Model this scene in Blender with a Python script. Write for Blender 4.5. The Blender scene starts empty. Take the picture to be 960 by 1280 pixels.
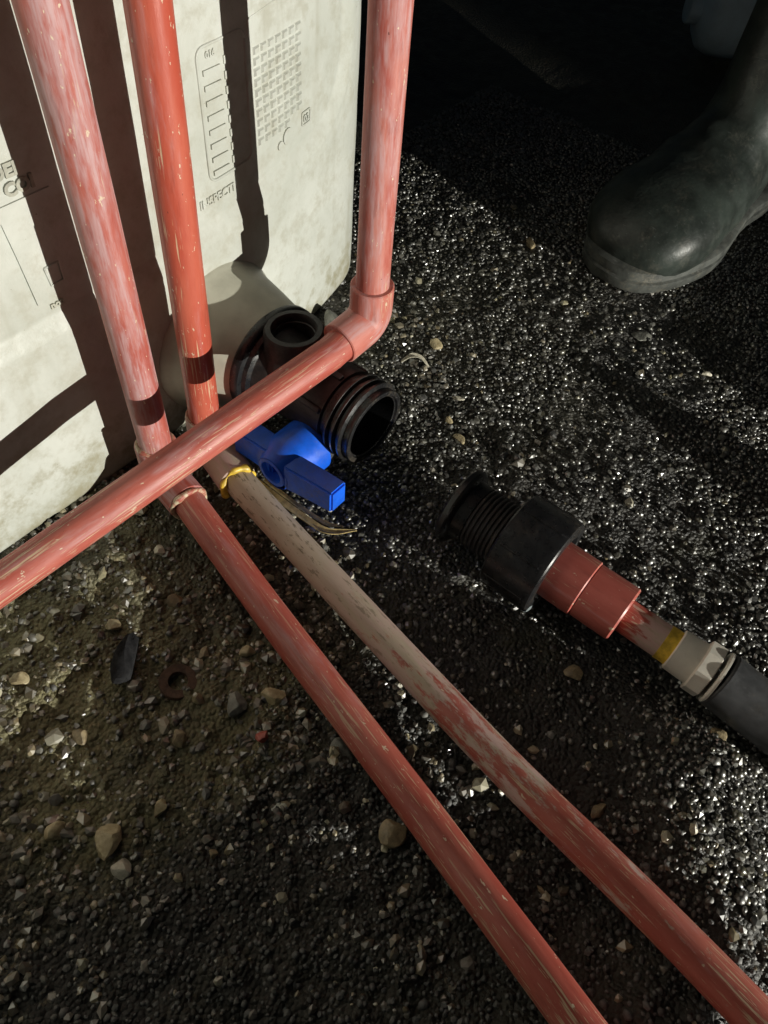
import bpy, bmesh, math, random
import numpy as np
from mathutils import Matrix, Vector

# ------------------------------------------------------------------ camera
scene = bpy.context.scene
col = scene.collection
cam_data = bpy.data.cameras.new('camera')
cam = bpy.data.objects.new('camera', cam_data)
col.objects.link(cam)
CAMROT = ((0.641273, 0.591246, -0.489078), (-0.76424, 0.549136, -0.338212), (0.068603, 0.590659, 0.803999))
cam.matrix_world = Matrix.Translation((0.0, -0.372769, 0.48)) @ Matrix(CAMROT).to_4x4()
cam_data.sensor_fit = 'AUTO'
cam_data.sensor_width = 36.0
cam_data.lens = 36.0 * 961.0 / 1280.0
cam_data.clip_start = 0.01
cam_data.clip_end = 400.0
scene.camera = cam

# ------------------------------------------------------------------ night sky
world = bpy.data.worlds.new('World')
scene.world = world
world.use_nodes = True
wn = world.node_tree
wn.nodes.clear()
w_out = wn.nodes.new('ShaderNodeOutputWorld')
w_bg = wn.nodes.new('ShaderNodeBackground')
w_sky = wn.nodes.new('ShaderNodeTexSky')
w_sky.sky_type = 'NISHITA'
w_sky.sun_disc = False
w_sky.sun_elevation = math.radians(12)
w_sky.sun_rotation = math.radians(180)
w_bg.inputs['Strength'].default_value = 0.0056
wn.links.new(w_sky.outputs['Color'], w_bg.inputs['Color'])
wn.links.new(w_bg.outputs['Background'], w_out.inputs['Surface'])

# ------------------------------------------------------------------ the torch that lights the place (out of frame, low, on the right)
TORCH = Vector((0.34, -2.40, 0.31))
TORCH_AIM = Vector((0.22, 0.0, 0.12))
TORCH_POWER = 330.0
TORCH_ANGLE = 39.0

vs = scene.view_settings
vs.view_transform = 'Standard'
vs.look = 'None'
vs.exposure = 0.0
vs.gamma = 1.0
vs.use_curve_mapping = False
scene.render.engine = 'CYCLES'
scene.cycles.max_bounces = 6
scene.cycles.diffuse_bounces = 3
scene.cycles.glossy_bounces = 3
scene.cycles.sample_clamp_indirect = 4.0

rng = np.random.default_rng(7)
random.seed(7)

# ------------------------------------------------------------------ helpers
def tag(o, label=None, cat=None, group=None, kind=None):
    if label: o['label'] = label
    if cat: o['category'] = cat
    if group: o['group'] = group
    if kind: o['kind'] = kind
    return o

def thing(name, label, cat, loc=(0, 0, 0), group=None):
    o = bpy.data.objects.new(name, None)
    o.empty_display_size = 0.02
    o.location = loc
    col.objects.link(o)
    return tag(o, label, cat, group)

def wloc(p):
    v = Vector((0, 0, 0))
    while p is not None:
        v += p.location
        p = p.parent
    return v

def build(name, V, F, mat, parent=None, smooth=True, pco=None, loc=None, colattr=None, sharp=None):
    """one mesh object; V in world coordinates"""
    V = np.asarray(V, dtype=float)
    base = wloc(parent) if parent is not None else Vector((0, 0, 0))
    o_loc = Vector((0, 0, 0))
    if parent is None and loc is not None:
        o_loc = Vector(loc)
    sub = np.array(base + o_loc)
    me = bpy.data.meshes.new(name)
    me.from_pydata((V - sub).tolist(), [], F)
    me.update()
    if smooth:
        me.shade_smooth()
        if sharp is not None:
            me.set_sharp_from_angle(angle=math.radians(sharp))
    if pco is not None:
        a = me.attributes.new('pco', 'FLOAT_VECTOR', 'POINT')
        a.data.foreach_set('vector', np.asarray(pco, dtype=np.float32).ravel())
    if colattr is not None:
        a = me.attributes.new('tint', 'FLOAT_COLOR', 'POINT')
        a.data.foreach_set('color', np.asarray(colattr, dtype=np.float32).ravel())
    o = bpy.data.objects.new(name, me)
    if mat is not None:
        me.materials.append(mat)
    col.objects.link(o)
    o.location = o_loc
    if parent is not None:
        o.parent = parent
    return o

def unit(v):
    v = np.asarray(v, float)
    return v / np.linalg.norm(v)

def frame(d):
    d = unit(d)
    a = np.array([0, 0, 1.0]) if abs(d[2]) < 0.9 else np.array([1.0, 0, 0])
    u = unit(np.cross(a, d))
    return u, np.cross(d, u)

def sweep(pts, radii, n=28, cap=True, wob=0.0, squash=None):
    pts = np.asarray(pts, float)
    m = len(pts)
    radii = np.full(m, radii) if np.isscalar(radii) else np.asarray(radii, float)
    T = np.gradient(pts, axis=0)
    for i in range(m):
        if np.linalg.norm(T[i]) < 1e-9: T[i] = T[max(i - 1, 0)]
        T[i] = unit(T[i])
    u, v = frame(T[0])
    V, P = [], []
    s = 0.0
    for i in range(m):
        if i:
            s += np.linalg.norm(pts[i] - pts[i - 1])
            u = unit(u - T[i] * (u @ T[i]))
            v = np.cross(T[i], u)
        for k in range(n):
            a = 2 * math.pi * k / n
            r = radii[i]
            if wob: r *= 1 + wob * math.sin(3 * a + 40 * s) * math.sin(17 * s + a)
            ca, sa = math.cos(a), math.sin(a)
            if squash is not None: sa *= squash
            V.append(pts[i] + r * (ca * u + sa * v))
            P.append((r * ca, r * sa, s))
    F = []
    for i in range(m - 1):
        for k in range(n):
            k2 = (k + 1) % n
            F.append((i * n + k, i * n + k2, (i + 1) * n + k2, (i + 1) * n + k))
    if cap:
        F.append(tuple(range(n - 1, -1, -1)))
        F.append(tuple((m - 1) * n + k for k in range(n)))
    return V, F, P

def lathe(profile, origin, axis, n=48, close=False, facets=None):
    """profile: list of (t along axis, radius); radius 0 closes"""
    o = np.asarray(origin, float)
    d = unit(axis)
    u, v = frame(d)
    V, F, P = [], [], []
    for (t, r) in profile:
        for k in range(n):
            a = 2 * math.pi * k / n
            rr = r
            if facets:
                b = (a % (2 * math.pi / facets)) - math.pi / facets
                rr = r * (0.5 + 0.5 * math.cos(math.pi / facets) / math.cos(b) / math.cos(0)) if facets < 0 else r * math.cos(math.pi / facets) / math.cos(b)
            V.append(o + d * t + rr * (math.cos(a) * u + math.sin(a) * v))
            P.append((rr * math.cos(a), rr * math.sin(a), t))
    m = len(profile)
    rngm = range(m if close else m - 1)
    for i in rngm:
        j = (i + 1) % m
        for k in range(n):
            k2 = (k + 1) % n
            F.append((i * n + k, i * n + k2, j * n + k2, j * n + k))
    return V, F, P

def bevel_box(cx, cy, cz, sx, sy, sz, b=0.002, rot=None, seg=2):
    bm = bmesh.new()
    bmesh.ops.create_cube(bm, size=1.0)
    for v in bm.verts:
        v.co = Vector((v.co.x * sx, v.co.y * sy, v.co.z * sz))
    bmesh.ops.bevel(bm, geom=list(bm.edges) + list(bm.verts), offset=b, segments=seg, affect='EDGES', profile=0.5)
    M = (rot.to_4x4() if rot is not None else Matrix.Identity(4))
    V = [np.array((M @ v.co) + Vector((cx, cy, cz))) for v in bm.verts]
    bm.verts.index_update()
    F = [tuple(v.index for v in f.verts) for f in bm.faces]
    bm.free()
    return V, F

def join(*parts):
    V, F, P = [], [], []
    for p in parts:
        o = len(V)
        V += list(p[0])
        F += [tuple(i + o for i in f) for f in p[1]]
        P += list(p[2]) if len(p) > 2 else [(0, 0, 0)] * len(p[0])
    return V, F, P

# value noise on arrays
_perm = rng.permutation(4096)
_val = rng.random(4096)
def vnoise(x, y, seed=0):
    xi = np.floor(x).astype(int); yi = np.floor(y).astype(int)
    fx = x - xi; fy = y - yi
    fx = fx * fx * (3 - 2 * fx); fy = fy * fy * (3 - 2 * fy)
    def h(a, b): return _val[(_perm[(a + seed * 131) & 4095] + b * 7 + seed) & 4095]
    return (h(xi, yi) * (1 - fx) + h(xi + 1, yi) * fx) * (1 - fy) + (h(xi, yi + 1) * (1 - fx) + h(xi + 1, yi + 1) * fx) * fy
def fbm(x, y, f, oct=4, seed=0):
    s = 0; a = 0.5; t = 0
    for i in range(oct):
        s = s + a * vnoise(x * f + 17.3 * i, y * f + 5.1 * i, seed + i); t += a
        a *= 0.5; f *= 2.03
    return s / t * 2 - 1
def sstep(a, b, x):
    t = np.clip((x - a) / (b - a), 0, 1)
    return t * t * (3 - 2 * t)

# ------------------------------------------------------------------ materials
class NT:
    def __init__(self, name):
        self.m = bpy.data.materials.new(name)
        self.m.use_nodes = True
        self.t = self.m.node_tree
        self.t.nodes.clear()
        self.out = self.n('ShaderNodeOutputMaterial')
        self.b = self.n('ShaderNodeBsdfPrincipled')
        self.l(self.b.outputs[0], self.out.inputs['Surface'])
    def n(self, t, **kw):
        x = self.t.nodes.new(t)
        for k, v in kw.items(): setattr(x, k, v)
        return x
    def l(self, a, b): self.t.links.new(a, b)
    def coord(self, which='Object', scale=(1, 1, 1), attr=None):
        if attr:
            c = self.n('ShaderNodeAttribute', attribute_name=attr); o = c.outputs['Vector']
        else:
            c = self.n('ShaderNodeTexCoord'); o = c.outputs[which]
        mp = self.n('ShaderNodeMapping'); mp.inputs['Scale'].default_value = scale
        self.l(o, mp.inputs['Vector'])
        return mp.outputs[0]
    def noise(self, vec, scale=5, detail=4, rough=0.55, dist=0.0):
        x = self.n('ShaderNodeTexNoise')
        x.inputs['Scale'].default_value = scale; x.inputs['Detail'].default_value = detail
        x.inputs['Roughness'].default_value = rough; x.inputs['Distortion'].default_value = dist
        self.l(vec, x.inputs['Vector'])
        return x.outputs['Fac']
    def vor(self, vec, scale, feature='F1'):
        x = self.n('ShaderNodeTexVoronoi', feature=feature)
        x.inputs['Scale'].default_value = scale
        self.l(vec, x.inputs['Vector'])
        return x.outputs['Distance']
    def ramp(self, fac, a, b, lo=0.0, hi=1.0):
        x = self.n('ShaderNodeMapRange'); x.interpolation_type = 'SMOOTHSTEP'
        x.inputs['From Min'].default_value = a; x.inputs['From Max'].default_value = b
        x.inputs['To Min'].default_value = lo; x.inputs['To Max'].default_value = hi
        self.l(fac, x.inputs['Value'])
        return x.outputs[0]
    def math(self, op, a, b=None):
        x = self.n('ShaderNodeMath', operation=op)
        for i, v in enumerate((a, b)):
            if v is None: continue
            if isinstance(v, (int, float)): x.inputs[i].default_value = v
            else: self.l(v, x.inputs[i])
        return x.outputs[0]
    def mix(self, fac, a, b):
        x = self.n('ShaderNodeMix', data_type='RGBA')
        for s, v in ((0, fac), (6, a), (7, b)):
            if isinstance(v, tuple): x.inputs[s].default_value = (*v, 1) if len(v) == 3 else v
            elif isinstance(v, (int, float)): x.inputs[s].default_value = v
            else: self.l(v, x.inputs[s])
        return x.outputs[2]
    def bump(self, h, strength=0.3, dist=0.001, prev=None):
        x = self.n('ShaderNodeBump')
        x.inputs['Strength'].default_value = strength; x.inputs['Distance'].default_value = dist
        self.l(h, x.inputs['Height'])
        if prev is not None: self.l(prev, x.inputs['Normal'])
        return x.outputs[0]
    def set(self, color=None, rough=None, normal=None, **kw):
        B = self.b
        for k, v in (('Base Color', color), ('Roughness', rough), ('Normal', normal)):
            if v is None: continue
            if isinstance(v, tuple): B.inputs[k].default_value = (*v, 1)
            elif isinstance(v, (int, float)): B.inputs[k].default_value = v
            else: self.l(v, B.inputs[k])
        for k, v in kw.items():
            k = k.replace('_', ' ')
            B.inputs[k].default_value = v
        return self.m

def sep_s(t, attr='pco'):
    a = t.n('ShaderNodeAttribute', attribute_name=attr)
    s = t.n('ShaderNodeSeparateXYZ'); t.l(a.outputs['Vector'], s.inputs[0])
    return s.outputs['Z']

def pipe_mat(name, dust=0.4, scratch=0.4, red=(0.37, 0.075, 0.053), red2=(0.46, 0.125, 0.092), film=(0.50, 0.33, 0.335),
             scratch_ramp=None, peel=None, rough=0.46, off=0.0):
    t = NT(name)
    fine = t.coord(attr='pco', scale=(1, 1, 1))
    shifted = t.n('ShaderNodeVectorMath', operation='ADD'); shifted.inputs[1].default_value = (off, off * 0.7, off * 1.9)
    t.l(fine, shifted.inputs[0])
    def sc(x, y, z):
        mp = t.n('ShaderNodeMapping'); mp.inputs['Scale'].default_value = (x, y, z)
        t.l(shifted.outputs[0], mp.inputs['Vector']); return mp.outputs[0]
    s = sep_s(t)
    n1 = t.noise(sc(90, 90, 16), 1, 5, 0.6)
    c = t.mix(t.ramp(n1, 0.35, 0.68), red, red2)
    # dusty lilac film: broad, streaked along the pipe
    n2 = t.noise(sc(60, 60, 9), 1, 6, 0.62, 0.6)
    n3 = t.noise(sc(260, 260, 45), 1, 5, 0.65)
    fm = t.math('MULTIPLY', t.ramp(n2, 0.66 - 0.34 * dust, 0.84 - 0.34 * dust), t.ramp(n3, 0.30, 0.60))
    nst = t.noise(sc(520, 520, 14), 1, 5, 0.6)
    fm = t.math('MULTIPLY', fm, t.ramp(nst, 0.30, 0.58, 0.35, 1.0))
    c = t.mix(t.math('MULTIPLY', fm, min(1.0, 0.40 + dust * 0.5)), c, film)
    dk = t.ramp(t.noise(sc(110, 110, 22), 1.3, 5, 0.65), 0.56, 0.74)
    c = t.mix(t.math('MULTIPLY', dk, 0.45), c, tuple(q * 0.55 for q in red))
    # long scratches down to the cream plastic
    n4 = t.noise(sc(560, 560, 20), 1, 4, 0.55)
    n4b = t.noise(sc(900, 900, 55), 1.3, 3, 0.5)
    n5 = t.noise(sc(48, 48, 10), 1, 3, 0.5)
    s1 = t.math('MAXIMUM', t.ramp(n4, 0.585, 0.64), t.ramp(n4b, 0.63, 0.68))
    sm = t.math('MULTIPLY', s1, t.ramp(n5, 0.62 - 0.26 * scratch, 0.72 - 0.26 * scratch))
    if scratch_ramp:
        sm = t.math('MULTIPLY', sm, t.ramp(s, *scratch_ramp))
    c = t.mix(t.math('MULTIPLY', sm, 0.85), c, (0.60, 0.46, 0.30))
    # small nicks
    n6 = t.noise(sc(420, 420, 200), 1, 2, 0.5)
    nick = t.math('MAXIMUM', t.ramp(n6, 0.72, 0.74), t.math('MULTIPLY', t.ramp(t.noise(sc(190, 190, 90), 1, 4, 0.7), 0.665, 0.68), 0.9))
    c = t.mix(nick, c, (0.62, 0.50, 0.36))
    dark = t.ramp(t.noise(sc(300, 300, 160), 1.7, 2, 0.5), 0.76, 0.79)
    c = t.mix(dark, c, (0.10, 0.03, 0.025))
    h = t.math('SUBTRACT', n3, t.math('MULTIPLY', sm, 0.6))
    rr = t.ramp(fm, 0.0, 1.0, rough, rough + 0.18)
    if peel:
        a, b = peel          # bare plastic until a, solid paint after b (metres along)
        pm = t.math('ADD', t.noise(sc(110, 110, 30), 1, 7, 0.72), t.ramp(s, a, b, -0.17, 0.17))
        pf = t.math('MULTIPLY', t.ramp(pm, 0.48, 0.56), 0.95)
        spots = t.ramp(t.noise(sc(300, 300, 75), 1, 5, 0.7), 0.56, 0.63)
        bare = t.mix(t.noise(sc(150, 150, 20), 1, 4), (0.37, 0.29, 0.20), (0.55, 0.46, 0.36))
        pinkish = t.math('MULTIPLY', t.ramp(s, a * 0.6 + b * 0.4 - 0.16, a * 0.5 + b * 0.5, 0.0, 1.0), t.ramp(t.noise(sc(80, 80, 14), 1, 5, 0.65), 0.40, 0.56))
        bare = t.mix(t.math('MULTIPLY', pinkish, 0.80), bare, (0.56, 0.37, 0.345))
        bare = t.mix(t.math('MULTIPLY', spots, t.ramp(s, a * 0.5 + b * 0.5 - 0.2, a * 0.5 + b * 0.5 + 0.05, 0.8, 0.15)), bare, (0.13, 0.10, 0.055))
        c = t.mix(pf, bare, c)
        h = t.math('ADD', h, t.math('MULTIPLY', pf, 0.8))
        rr = t.math('MAXIMUM', rr, t.ramp(pf, 0.0, 1.0, 0.6, 0.3))
    h = t.math('SUBTRACT', h, t.math('MULTIPLY', nick, 0.5))
    nb = t.bump(h, 0.34, 0.0007)
    return t.set(c, rr, nb, Specular_IOR_Level=0.5)

def cream_mat(name):
    t = NT(name)
    v = t.coord('Object')
    n = t.noise(v, 220, 5, 0.65)
    c = t.mix(t.ramp(n, 0.4, 0.6), (0.56, 0.48, 0.33), (0.36, 0.10, 0.07))
    return t.set(c, 0.5, t.bump(n, 0.4, 0.0006))

def simple(name, colr, rough=0.5, var=0.25, scale=120, bump=0.15, spec=0.5, bd=0.0005, dirt=0.0, dcol=(0.16, 0.13, 0.09), **kw):
    t = NT(name)
    v = t.coord('Object')
    n = t.noise(v, scale, 5, 0.6)
    d = tuple(x * (1 - var) for x in colr)
    e = tuple(min(1, x * (1 + var)) for x in colr)
    c = t.mix(t.ramp(n, 0.3, 0.7), d, e)
    if dirt:
        dm = t.math('MULTIPLY', t.ramp(t.noise(v, 38, 7, 0.72), 0.48, 0.68), t.ramp(t.noise(v, 330, 4, 0.7), 0.38, 0.62))
        c = t.mix(t.math('MULTIPLY', dm, dirt), c, dcol)
        sc1 = t.ramp(t.noise(t.coord('Object', (900, 120, 500)), 1, 3, 0.5), 0.66, 0.70)
        c = t.mix(t.math('MULTIPLY', sc1, dirt * 0.7), c, tuple(min(0.7, q * 1.5 + 0.08) for q in colr))
    n2 = t.noise(v, scale * 3.3, 4, 0.6)
    r = t.ramp(n2, 0.3, 0.7, rough * 0.85, min(1, rough * 1.2))
    return t.set(c, r, t.bump(n2, bump, bd), Specular_IOR_Level=spec, **kw)

M_L = pipe_mat('paint_dusty', dust=0.90, scratch=0.20, off=0.0)
M_M = pipe_mat('paint_clean', dust=0.42, scratch=0.30, red=(0.44, 0.080, 0.048), red2=(0.50, 0.12, 0.075), rough=0.36, off=3.1)
M_R = pipe_mat('paint_dusty_fine', dust=0.75, scratch=0.30, red2=(0.52, 0.19, 0.15), off=7.7)
M_H = pipe_mat('paint_scuffed', dust=0.50, scratch=1.0, scratch_ramp=(0.05, 0.26, 0.45, 1.0), off=11.3)
M_A = pipe_mat('paint_scratched', dust=0.42, scratch=1.05, scratch_ramp=(0.10, 0.30, 0.4, 1.0), off=17.9)
M_B = pipe_mat('paint_peeling', dust=0.45, scratch=1.0, peel=(0.02, 0.50), off=23.0, rough=0.42)
M_E = pipe_mat('paint_fitting', dust=0.58, scratch=0.20, red=(0.46, 0.13, 0.095), red2=(0.54, 0.19, 0.15), off=31.0)
M_RED = pipe_mat('paint_adapter', dust=0.30, scratch=0.55, red=(0.38, 0.090, 0.070), red2=(0.46, 0.125, 0.10), off=41.0, rough=0.4)
M_STUB = pipe_mat('paint_flaked_stub', dust=0.1, scratch=0.9, peel=(0.032, -0.006), off=47.0)
M_CREAM = cream_mat('cream_cement')
M_YEL = simple('yellow_sealant', (0.62, 0.42, 0.05), 0.4, 0.35, 150)
M_BLACK = simple('black_plastic', (0.012, 0.012, 0.013), 0.30, 0.3, 80, 0.10, dirt=0.30)
M_BLACKM = simple('black_plastic_matt', (0.016, 0.015, 0.015), 0.5, 0.4, 150, 0.25, dirt=0.30)
M_BLUE = simple('blue_plastic', (0.008, 0.105, 0.66), 0.38, 0.15, 90, 0.12, dirt=0.42)
M_STEEL = simple('grey_stem', (0.25, 0.26, 0.28), 0.3, 0.3, 90, 0.1, Metallic=0.8)
M_WHITEP = simple('cream_plastic', (0.74, 0.70, 0.61), 0.38, 0.08, 60, 0.08, dirt=0.18)
M_HOSE = simple('grey_hose', (0.045, 0.046, 0.048), 0.5, 0.3, 60, 0.15, dirt=0.3)
M_BOOT = simple('boot_rubber', (0.022, 0.028, 0.024), 0.42, 0.45, 30, 0.28, bd=0.002, dirt=0.5, dcol=(0.085, 0.082, 0.066))
M_SOLE = simple('boot_sole_rubber', (0.060, 0.064, 0.058), 0.55, 0.4, 60, 0.4, dirt=0.8, dcol=(0.15, 0.14, 0.11))
M_TROUSER = simple('dark_trousers', (0.011, 0.013, 0.013), 0.85, 0.4, 200, 0.5)
M_JUG = simple('pale_blue_plastic', (0.46, 0.60, 0.70), 0.45, 0.15, 20, 0.1)

def tank_material():
    t = NT('tank_plastic')
    v = t.coord('Object')
    n1 = t.noise(v, 9, 6, 0.65, 0.4)
    n2 = t.noise(v, 60, 6, 0.68)
    vs_ = t.coord('Object', (40, 40, 4))
    n3 = t.noise(vs_, 1, 5, 0.6)
    n4 = t.noise(v, 210, 5, 0.7)
    c = t.mix(t.ramp(n1, 0.3, 0.7), (0.455, 0.47, 0.42), (0.59, 0.605, 0.56))
    c = t.mix(t.math('MULTIPLY', t.ramp(n2, 0.44, 0.70), 0.60), c, (0.38, 0.37, 0.30))
    c = t.mix(t.math('MULTIPLY', t.ramp(n3, 0.50, 0.74), 0.50), c, (0.36, 0.35, 0.28))
    # splashed mud and algae low down
    g = t.n('ShaderNodeNewGeometry'); sp = t.n('ShaderNodeSeparateXYZ'); t.l(g.outputs['Position'], sp.inputs[0])
    low = t.math('ADD', t.ramp(sp.outputs['Z'], 0.0, 0.085, 0.42, -0.12), t.math('MULTIPLY', t.math('SUBTRACT', n2, 0.5), 1.3))
    c = t.mix(t.math('MULTIPLY', t.ramp(low, 0.10, 0.60), 0.8), c, (0.27, 0.25, 0.16))
    speck = t.ramp(t.noise(v, 330, 2, 0.5), 0.76, 0.80)
    c = t.mix(t.math('MULTIPLY', speck, 0.6), c, (0.22, 0.20, 0.13))
    h = t.math('ADD', t.math('MULTIPLY', n4, 0.35), n2)
    return t.set(c, t.ramp(n2, 0.3, 0.7, 0.38, 0.55), t.bump(h, 0.40, 0.0016), Specular_IOR_Level=0.4)
M_TANK = tank_material()
M_TANKD = simple('tank_darker_relief', (0.36, 0.36, 0.30), 0.55, 0.2, 150, 0.3)  # darker tank plastic for some of the raised letters
M_BOSS = simple('tank_neck_plastic', (0.50, 0.49, 0.40), 0.45, 0.12, 40, 0.1)
M_BOSSHOLE = simple('slot_dark', (0.06, 0.055, 0.045), 0.6)

def ground_material():
    t = NT('wet_grit')
    v = t.coord('Object')
    n1 = t.noise(v, 5.5, 5, 0.6, 0.3)
    n2 = t.noise(v, 45, 6, 0.7)
    n3 = t.noise(v, 260, 5, 0.7)
    vo = t.vor(v, 330)
    sp = t.n('ShaderNodeSeparateXYZ'); t.l(v, sp.inputs[0])
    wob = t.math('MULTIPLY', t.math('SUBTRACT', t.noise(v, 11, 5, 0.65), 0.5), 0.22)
    dirt = t.math('MULTIPLY', t.ramp(t.math('ADD', sp.outputs['X'], wob), 0.10, 0.27, 0.95, 0.10), t.ramp(t.math('ADD', sp.outputs['Y'], wob), -0.30, -0.19, 0.06, 1.0))  # dirt on the left; its dark foreground is shade put into the colour
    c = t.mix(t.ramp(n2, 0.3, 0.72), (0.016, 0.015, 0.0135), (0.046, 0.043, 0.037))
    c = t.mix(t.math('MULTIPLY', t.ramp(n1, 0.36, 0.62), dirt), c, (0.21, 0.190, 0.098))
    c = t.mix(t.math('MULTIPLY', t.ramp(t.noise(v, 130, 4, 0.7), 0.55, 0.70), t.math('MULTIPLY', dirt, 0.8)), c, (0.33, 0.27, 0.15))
    moss = t.ramp(t.noise(v, 8, 4, 0.6, 0.2), 0.55, 0.72)
    c = t.mix(t.math('MULTIPLY', moss, 0.55), c, (0.055, 0.052, 0.020))
    h = t.math('ADD', t.math('MULTIPLY', n3, 0.8), t.math('MULTIPLY', vo, -0.9))
    nb = t.bump(h, 0.9, 0.004)
    return t.set(c, t.ramp(n2, 0.3, 0.7, 0.30, 0.62), nb, Specular_IOR_Level=0.5)
M_GROUND = ground_material()

def grain_material():
    t = NT('wet_grains')
    a = t.n('ShaderNodeAttribute', attribute_name='tint')
    v = t.coord('Object')
    n = t.noise(v, 420, 4, 0.6)
    c = t.mix(t.math('MULTIPLY', n, 0.6), a.outputs['Color'], (0.02, 0.018, 0.015))
    r = t.ramp(a.outputs['Alpha'], 0.0, 1.0, 0.31, 0.80)
    return t.set(c, r, t.bump(n, 0.12, 0.0004), Specular_IOR_Level=1.0, IOR=1.85)
M_GRAIN = grain_material()

def stone_mat(name, c1, c2, rough=0.45):
    t = NT(name)
    v = t.coord('Object')
    n = t.noise(v, 130, 6, 0.7)
    n2 = t.noise(v, 420, 4, 0.65)
    c = t.mix(t.ramp(n, 0.35, 0.65), c1, c2)
    return t.set(c, t.ramp(n2, 0.3, 0.7, rough * 0.7, rough * 1.4), t.bump(t.math('ADD', n, n2), 0.5, 0.0012))
M_ST_CREAM = stone_mat('stone_cream', (0.30, 0.24, 0.13), (0.52, 0.44, 0.27))
M_ST_TAN = stone_mat('stone_tan', (0.17, 0.135, 0.08), (0.33, 0.26, 0.15))
M_ST_GREY = stone_mat('stone_grey', (0.10, 0.10, 0.085), (0.22, 0.22, 0.19))
M_ST_WHITE = stone_mat('stone_white', (0.42, 0.39, 0.30), (0.64, 0.60, 0.49))
M_ST_BLACK = stone_mat('stone_black', (0.008, 0.008, 0.009), (0.022, 0.022, 0.023), 0.9)
M_ST_BLACK.node_tree.nodes['Principled BSDF'].inputs['Specular IOR Level'].default_value = 0.15
M_CHIP = stone_mat('paint_chip_red', (0.33, 0.07, 0.05), (0.45, 0.12, 0.09))
M_STRAW = simple('dry_stalk', (0.46, 0.35, 0.15), 0.5, 0.4, 150, 0.3)
M_RUST = simple('rust', (0.075, 0.042, 0.026), 0.75, 0.4, 200, 0.6)

# ------------------------------------------------------------------ ground
def bump2(x, y, cx, cy, sx, sy):
    return np.exp(-((x - cx) / sx) ** 2 - ((y - cy) / sy) ** 2)
def hz(x, y):
    x = np.asarray(x, float); y = np.asarray(y, float)
    near = np.exp(-((x - 0.35) / 1.6) ** 2 - ((y + 0.15) / 1.4) ** 2)
    z = 0.0022 * fbm(x, y, 14, 4, 1) + 0.0026 * fbm(x, y, 60, 3, 9) * near - 0.001
    # low hump added across the foreground, shaped to put its lee side in shade
    crest = np.where(x < 0.18, -0.50 - 0.30 * (np.clip(x, -0.3, 0.3) - 0.1) * (x < 0.1), -0.50 + 0.05 * sstep(0.18, 0.23, x))
    hump = np.exp(-((y - crest) / np.where(y < crest, 0.07, 0.05)) ** 2)
    wx = sstep(-0.75, -0.4, x) * (1 - sstep(0.27, 0.31, x))
    z = z + hump * wx * (0.046 - 0.022 * sstep(0.045, 0.075, x) - 0.006 * sstep(0.13, 0.15, x) + 0.016 * sstep(0.185, 0.235, x) + 0.004 * fbm(x, y, 9, 2, 4))
    # hump added on the right-hand side to shade the ground behind it
    crest2 = -0.47 + 0.02 * np.sin(x * 9)
    hump2 = np.exp(-((y - crest2) / 0.055) ** 2)
    z = z + hump2 * sstep(0.565, 0.62, x) * (1 - sstep(1.3, 1.6, x)) * 0.037
    z = z + 0.036 * bump2(x, y, 0.528, -0.450, 0.024, 0.05)  # small mound added to cast a dark streak
    # rough dirt near the tank foot
    z = z + (0.0085 * np.abs(fbm(x, y, 40, 4, 21)) + 0.0030 * fbm(x, y, 120, 3, 27) - 0.001) * (1 - sstep(0.17, 0.36, x)) * near
    return z

def axis_coords(lo, hi, step, far):
    a = np.arange(lo, hi + 1e-9, step)
    ext = []
    d = step; p = 0
    while p < far:
        d *= 1.22; p += d; ext.append(p)
    ext = np.array(ext)
    return np.concatenate([lo - ext[::-1], a, hi + ext])
gx = axis_coords(-0.14, 0.92, 0.0020, 60)
gy = axis_coords(-0.60, 0.14, 0.0020, 60)
GX, GY = np.meshgrid(gx, gy)
GZ = hz(GX, GY)
nx, ny = len(gx), len(gy)
V = np.stack([GX.ravel(), GY.ravel(), GZ.ravel()], 1)
ii, jj = np.meshgrid(np.arange(nx - 1), np.arange(ny - 1))
a = (jj * nx + ii).ravel()
F = np.stack([a, a + 1, a + nx + 1, a + nx], 1)
me = bpy.data.meshes.new('ground')
me.vertices.add(len(V)); me.vertices.foreach_set('co', V.ravel())
me.loops.add(F.size); me.loops.foreach_set('vertex_index', F.ravel().astype(np.int32))
me.polygons.add(len(F)); me.polygons.foreach_set('loop_start', np.arange(0, F.size, 4, dtype=np.int32))
me.update(calc_edges=True)
me.shade_smooth()
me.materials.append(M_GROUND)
ground = bpy.data.objects.new('ground', me); col.objects.link(ground)
tag(ground, kind='structure')

def ico(sub=1):
    bm = bmesh.new()
    bmesh.ops.create_icosphere(bm, subdivisions=sub, radius=1.0)
    Vv = np.array([v.co[:] for v in bm.verts]); Ff = np.array([[v.index for v in f.verts] for f in bm.faces])
    bm.free()
    return Vv, Ff

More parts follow.
